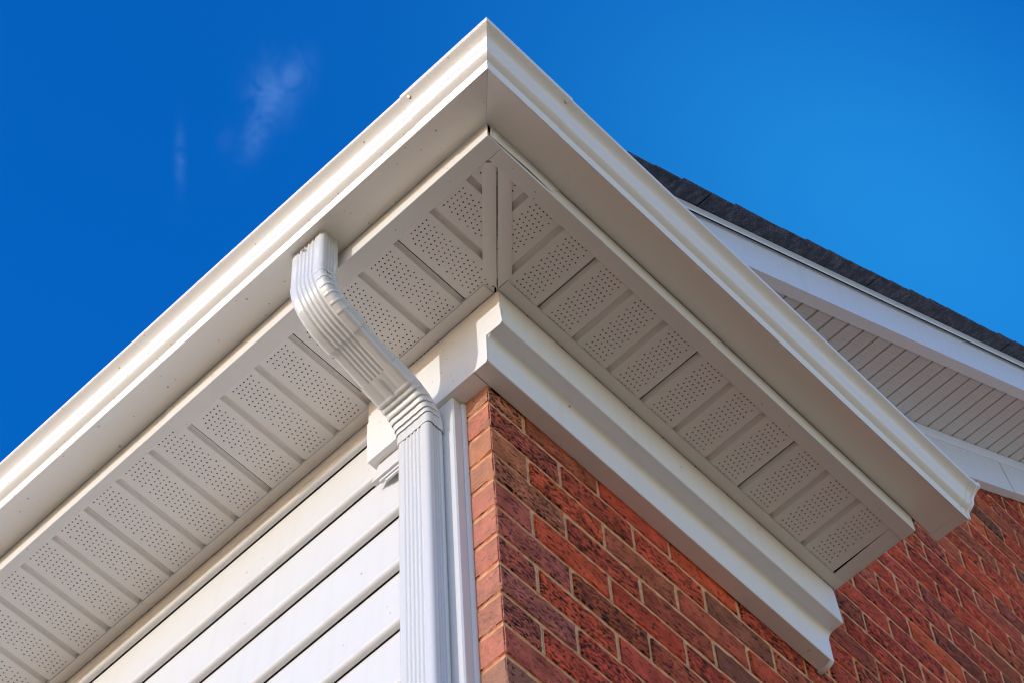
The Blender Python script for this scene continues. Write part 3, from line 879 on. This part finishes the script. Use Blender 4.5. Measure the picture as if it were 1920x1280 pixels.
def tube(path, sec_fn, name, mat, cap=True, inner=1):
    """path: list of (x, z, y, tx, tz, scale, crimp) ; the frame turns in the xz plane"""
    mb = MB(); rings = []
    for (x, z, y, tx, tz, sc, cr) in path:
        # front normal n: for a pipe going down (t = (0,-1)) the front looks to -x
        nx, nz_ = tz, -tx
        ring = []
        for (b, n) in sec_fn:
            k = 1.0
            bb, nn_ = b * sc, n * sc
            if cr:
                w_ = max(0.0, min(1.0, .80 - inner * n / D_ * 1.3)); w_ = w_ * w_ * (3 - 2 * w_)
                if inner > 0 and n > 0:
                    e_ = max(0.0, min(1.0, (abs(b) / (W_ / 2) - .66) / .26)); w_ = max(w_, .85 * e_ * e_)
                nn_ -= (-inner) * cr * w_ * .0022; bb *= 1 - cr * w_ * .020
            ring.append((x + nx * nn_, y + bb, z + nz_ * nn_))
        rings.append(ring)
    n = len(sec_fn); vs = [p for r_ in rings for p in r_]
    fs = [(i * n + j, i * n + (j + 1) % n, (i + 1) * n + (j + 1) % n, (i + 1) * n + j) for i in range(len(rings) - 1) for j in range(n)]
    if cap:
        # turn the ends inward so the sheet shows its thickness
        for ri in (0, len(rings) - 1):
            x, z, y, tx, tz, sc, cr = path[ri]
            nx, nz_ = tz, -tx
            s0 = len(vs)
            for (b, nn_) in sec_fn:
                vs.append((x + nx * nn_ * (sc - .05), y + b * (sc - .03), z + nz_ * nn_ * (sc - .05)))
            fs += [(ri * n + j, ri * n + (j + 1) % n, s0 + (j + 1) % n, s0 + j) for j in range(n)]
    mb.add(vs, fs)
    return mb.build(name, mat, dsp, smooth=40)
C1, C2 = Vector((-.3630, -.163)), Vector((-.0560, -.262))
YT, YB = .1440, .1420
legd = (C2 - C1).normalized()
turn = math.acos(max(-1, min(1, legd.dot(Vector((0, -1))))))
RB = .100
tl = RB * math.tan(turn / 2)
def bend(C, d0, d1, sc, crimps=6, n=36, e0=0, e1=0, ya=YT, yb=YT):
    """crimped elbow: straight lead-in, wrinkled arc, straight lead-out"""
    tl_ = RB * math.tan(turn / 2)
    s = C - d0 * tl_; path = []
    perp = Vector((-d0.y, d0.x)); sg = 1 if perp.dot(d1) > 0 else -1
    cen = s + perp * sg * RB
    if e0: path.append((*(s - d0 * e0), d0, 0))
    if e0: path.append((*(s - d0 * e0 * .08), d0, 0))
    for i in range(n + 1):
        f = i / n; a = turn * f * sg
        v = s - cen
        rv = Vector((v.x * math.cos(a) - v.y * math.sin(a), v.x * math.sin(a) + v.y * math.cos(a)))
        t = Vector((d0.x * math.cos(a) - d0.y * math.sin(a), d0.x * math.sin(a) + d0.y * math.cos(a)))
        ph = (f * crimps) % 1
        cr = 1.0 - ph if 0 < f < 1 else 0       # saw-tooth laps
        path.append((*(cen + rv), t, cr))
    e = path[-1]
    if e1:
        q = Vector((e[0], e[1])) + d1 * e1 * .08; path.append((*q, d1, 0))
        q = Vector((e[0], e[1])) + d1 * e1; path.append((*q, d1, 0))
    L = len(path)
    return [(x, z, ya + (yb - ya) * i / (L - 1), t.x, t.y, sc, cr) for i, (x, z, t, cr) in enumerate(path)]
sec = section(W_, D_)
dn = Vector((0, -1))
ue = bend(C1, dn, legd, 1.10, 6, 48, (ZB - (C1.y + tl)) + .004, .030, YT, YT)
tube(ue, sec, 'upper_elbow', M['pipe'], inner=1)
q0 = C1 + legd * (tl + .015); q1 = C2 - legd * (tl + .030)
mid = [(q0.x + (q1.x - q0.x) * f, q0.y + (q1.y - q0.y) * f, YT, legd.x, legd.y, 1.0, 0) for f in (0, .33, .66, 1)]
tube(mid, sec, 'offset_pipe', M['pipe'])
def crimp(path, f, sec_fn, pick, lift=.0024, length=.0085):
    """a folded lip pressed out of the elbow, tapering away upstream"""
    i = int(f * (len(path) - 1)); P_ = path[i]
    rings = []
    idx = [k for k, q in enumerate(sec_fn) if pick(*q)]
    # longest contiguous run, wrapping
    runs = []; cur = [idx[0]]
    for a in idx[1:]:
        if a == cur[-1] + 1: cur.append(a)
        else: runs.append(cur); cur = [a]
    runs.append(cur)
    if len(runs) > 1 and runs[0][0] == 0 and runs[-1][-1] == len(sec_fn) - 1: runs[0] = runs.pop() + runs[0]
    run_ = max(runs, key=len); m_ = len(run_)
    mb = MB(); vs = []
    for (ds, lf) in ((-length, -.0006), (-length * .45, lift * .55), (-.0004, lift), (.0010, lift * .5), (.0002, -.0008)):
        x, z, y, tx, tz, sc, _ = P_
        nx, nz_ = tz, -tx
        for q, k in enumerate(run_):
            b, n = sec_fn[k]
            e = math.sin(math.pi * (q + .5) / m_) ** .45
            rb = Vector((b, n)); d = rb.normalized()
            l_ = lf * e if lf > 0 else lf
            # push out along the dominant side normal
            ob = (abs(b) / (W_ / 2)) ** 6; on = (abs(n) / (D_ / 2)) ** 6; tt = max(1e-6, ob + on)
            bb = b * sc + math.copysign(1, b) * l_ * ob / tt; nn_ = n * sc + math.copysign(1, n) * l_ * on / tt
            vs.append((x + nx * nn_ + tx * ds, y + bb, z + nz_ * nn_ + tz * ds))
    fs = [(r0 * m_ + q, r0 * m_ + q + 1, (r0 + 1) * m_ + q + 1, (r0 + 1) * m_ + q) for r0 in range(4) for q in range(m_ - 1)]
    mb.add(vs, fs)
    return mb
for k in range(6):
    crimp(ue, .18 + .135 * k, sec, lambda b, n: (b < -W_ / 2 * .52 and n > -.004)).build('crimp', M['pipe'], dsp, smooth=50)
le = bend(C2, legd, dn, 1.06, 6, 48, .050, .020, YT, YB)
lsec = section(W_, D_, .0008, 3, 2)
tube(le, lsec, 'lower_elbow', M['pipe'], inner=-1)
for k in range(6):
    crimp(le, .10 + .145 * k, lsec, lambda b, n: n > -.012, .0020, .0110).build('crimp', M['pipe'], dsp, smooth=50)
zt_ = C2.y - tl - .004
pp = [(C2.x, zt_ + (GZ + .05 - zt_) * f, YB, 0, -1, 1.0, 0) for f in (0, .02, .3, 1)]
tube(pp, sec, 'straight_pipe', M['pipe'])
screw((-.3915, YT + .006, .0270), (-1, 0, 0), dsp, .0040)
# embossed feather strip on the lower elbow's front
mb = MB()
for i in range(16):
    f = i / 16
    c = C2 - legd * (tl + .047 - .046 * f)
    nrm = Vector((legd.y, -legd.x))
    if nrm.y > 0: nrm = -nrm
    base3 = Vector((c.x, YT, c.y)) + Vector((nrm.x, 0, nrm.y)) * (D_ * .53 + .0002)
    t3 = Vector((legd.x, 0, legd.y)); b3 = Vector((0, 1, 0)); n3 = Vector((nrm.x, 0, nrm.y))
    p0 = base3 + b3 * .004; p1 = base3 - b3 * .004 + t3 * .003
    mb.prism([p0, p0 + t3 * .0014, p1 + t3 * .0014, p1], n3 * .0010)
mb.build('embossed_strip', M['pipe'], dsp)

# ------------------------------------------------------------------ gable roof overhang (rake)
gab = thing('gable_roof', (1.8, 1.2, 1.6), 'dark shingled gable roof slope with white rake boards rising to the right', 'roof')
XA, XB = .00, RIGHT_WALL
def rake(outline, xa=XA, xb=XB, steps=1, wob=0.0):
    """outline [(y, z at x=0)] swept up the slope"""
    mb = MB(); n = len(outline); vs = []
    for k in range(steps + 1):
        x = xa + (xb - xa) * k / steps
        for (y, z) in outline:
            w = wob * noise.noise(Vector((x * 2.1, y * 3, 1.5))) if wob else 0
            vs.append((x, y + w, z + RM * x + w))
    mb.add(vs, [tuple(range(n))[::-1], tuple(range(n * steps, n * steps + n))] +
           [(k * n + i, k * n + (i + 1) % n, (k + 1) * n + (i + 1) % n, (k + 1) * n + i) for k in range(steps) for i in range(n)])
    return mb
YR = -.290
rake([(YR, .252), (YR, .418), (YR + .0025, .418), (YR + .0025, .2555), (-.255, .2560), (-.255, .2530)], steps=8, wob=.0012).build('rake_fascia', M['rake'], gab, smooth=30)
rake([(YR + .003, .262), (YR + .003, .420), (YR + .03, .420), (YR + .03, .262)]).build('rake_rafter', M['timber'], gab)
rake([(-.3040, .4020), (-.3015, .3995), (-.2990, .4050), (-.2990, .4270), (-.2925, .4285), (-.2925, .4305), (-.3040, .4300)], XA, 1.5, 4, .001).build('drip_edge', M['rake'], gab, smooth=30)
rake([(-.3045, .4015), (-.3020, .3990), (-.2994, .4045), (-.2994, .4266), (-.2925, .4282), (-.2925, .4302), (-.3045, .4296)], 1.46, XB, 6, .001).build('drip_edge', M['rake'], gab, smooth=30)
# rake soffit panels
ang = math.atan(RM)
PS = .0785
mesh_k = panel_mesh('rake_soffit_panel', PS / math.cos(ang), .2560, 5, groove=.0075, depth=.016, hole_from=.008, nh=6, flat=.003, hr=.0012, mat=M['rake_soffit_shaded'])
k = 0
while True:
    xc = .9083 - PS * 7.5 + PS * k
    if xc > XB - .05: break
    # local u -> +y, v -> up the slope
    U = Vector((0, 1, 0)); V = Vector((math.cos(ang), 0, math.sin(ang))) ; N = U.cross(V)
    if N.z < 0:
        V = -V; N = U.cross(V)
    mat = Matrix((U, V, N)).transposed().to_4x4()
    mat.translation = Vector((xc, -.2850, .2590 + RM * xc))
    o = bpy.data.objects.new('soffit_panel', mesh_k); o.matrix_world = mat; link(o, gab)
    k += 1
# frieze boards on the wall under the rake
rake([(-.0330, .2060), (-.0345, .2100), (-.0350, .2560), (-.0310, .2585), (-.0015, .2585), (-.0015, .2060)], .6, XB).build('rake_frieze_cap', M['rake'], gab, smooth=30)
seamx = 2.470
def frieze_board(xa, xb, sa, sb, dy):
    mb = MB(); z0, z1 = .0395, .2052
    o_ = [(xa, z0), (xb, z0), (xb - sb, z1), (xa - sa, z1)]
    mb.prism([(x, -.0300 - dy, z + RM * x) for x, z in o_], (0, .0280, 0)); return mb
frieze_board(.6, seamx + .035, 0, .035, 0).build('rake_frieze_board', M['rake'], gab)
frieze_board(seamx + .037, XB, .035, 0, .0012).build('rake_frieze_board', M['rake'], gab)
# starter course seen from below along the rake edge, about a metre long each
RZ = .4320
edges = [-.34, .475, 1.2890, 2.1103, 2.93, 3.75, 4.6, RIGHT_WALL]
rg = random.Random(3)
for xa, xb in zip(edges, edges[1:]):
    mb = MB(); n = 26; vs = []
    for i in range(n + 1):
        x = xa + .0025 + (xb - xa - .005) * i / n
        e = .0018 * noise.noise(Vector((x * 14, 2, 0))) + .0010 * noise.noise(Vector((x * 60, 5, 0)))
        w = .0015 * noise.noise(Vector((x * 6, 9, 0)))
        z = RZ + RM * x + w
        vs += [(x, -.3520 + e, z), (x, .40, z), (x, .40, z + .0055), (x, -.3520 + e, z + .0050)]
    fs = [(0, 1, 2, 3), (4 * n + 3, 4 * n + 2, 4 * n + 1, 4 * n)]
    for i in range(n):
        for j in range(4): fs.append((4 * i + j, 4 * i + (j + 1) % 4, 4 * i + 4 + (j + 1) % 4, 4 * i + 4 + j))
    mb.add(vs, fs); mb.build('starter_shingle', M['shingle'], gab)
# courses on top
ex = .140 * math.cos(ang); x = -.30; c = 0
while x < XB:
    y = -.3505 + rg.uniform(-.002, .003)
    first = rg.uniform(.35, .9)
    segs = [(y, y + first), (y + first + .003, y + first + .95)]
    for (ya, yb) in segs:
        zlo = RZ + RM * x + .0115; zhi = RZ + RM * (x + ex + .03) + .0062
        lift = rg.uniform(0, .0012)
        mb = MB()
        mb.add([(x, ya, zlo + lift), (x, yb, zlo), (x + ex + .03, yb, zhi), (x + ex + .03, ya, zhi),
                (x, ya, zlo + .0065 + lift), (x, yb, zlo + .0065), (x + ex + .03, yb, zhi + .003), (x + ex + .03, ya, zhi + .003)],
               [(3, 2, 1, 0), (4, 5, 6, 7), (0, 1, 5, 4), (1, 2, 6, 5), (2, 3, 7, 6), (3, 0, 4, 7)])
        mb.build('shingle', M['shingle'], gab)
    x += ex; c += 1
mb = MB()
mb.prism([(-.345, .41, RZ + RM * -.345 - .004), (XB, .41, RZ + RM * XB - .004), (XB, .41, RZ + RM * XB + .010), (-.345, .41, RZ + RM * -.345 + .010)], (0, LEFT_END - .3, 0))
mb.build('roof_slope', M['shingle'], gab)
mb = MB()
mb.prism([(-.30, -.288, RZ + RM * -.30 - .014), (XB, -.288, RZ + RM * XB - .014), (XB, -.288, RZ + RM * XB - .0012), (-.30, -.288, RZ + RM * -.30 - .0012)], (0, LEFT_END + .3, 0))
mb.build('roof_deck', M['timber'], gab)

# ------------------------------------------------------------------ small pent roof over the right-hand eave
pent = thing('pent_roof', (.5, -.2, .16), 'narrow dark shingled pent roof behind the right-hand gutter', 'roof')
mb = MB(); mb.prism([(-.40, -.400, .1440), (-.40, .0, .215), (-.40, .0, .225), (-.40, -.400, .1520)], (1.565, 0, 0)); mb.build('pent_shingles', M['shingle'], pent)
mb = MB(); mb.box(-.30, -.30, .150, 1.06, -.002, .153); mb.build('pent_deck', M['timber'], pent)
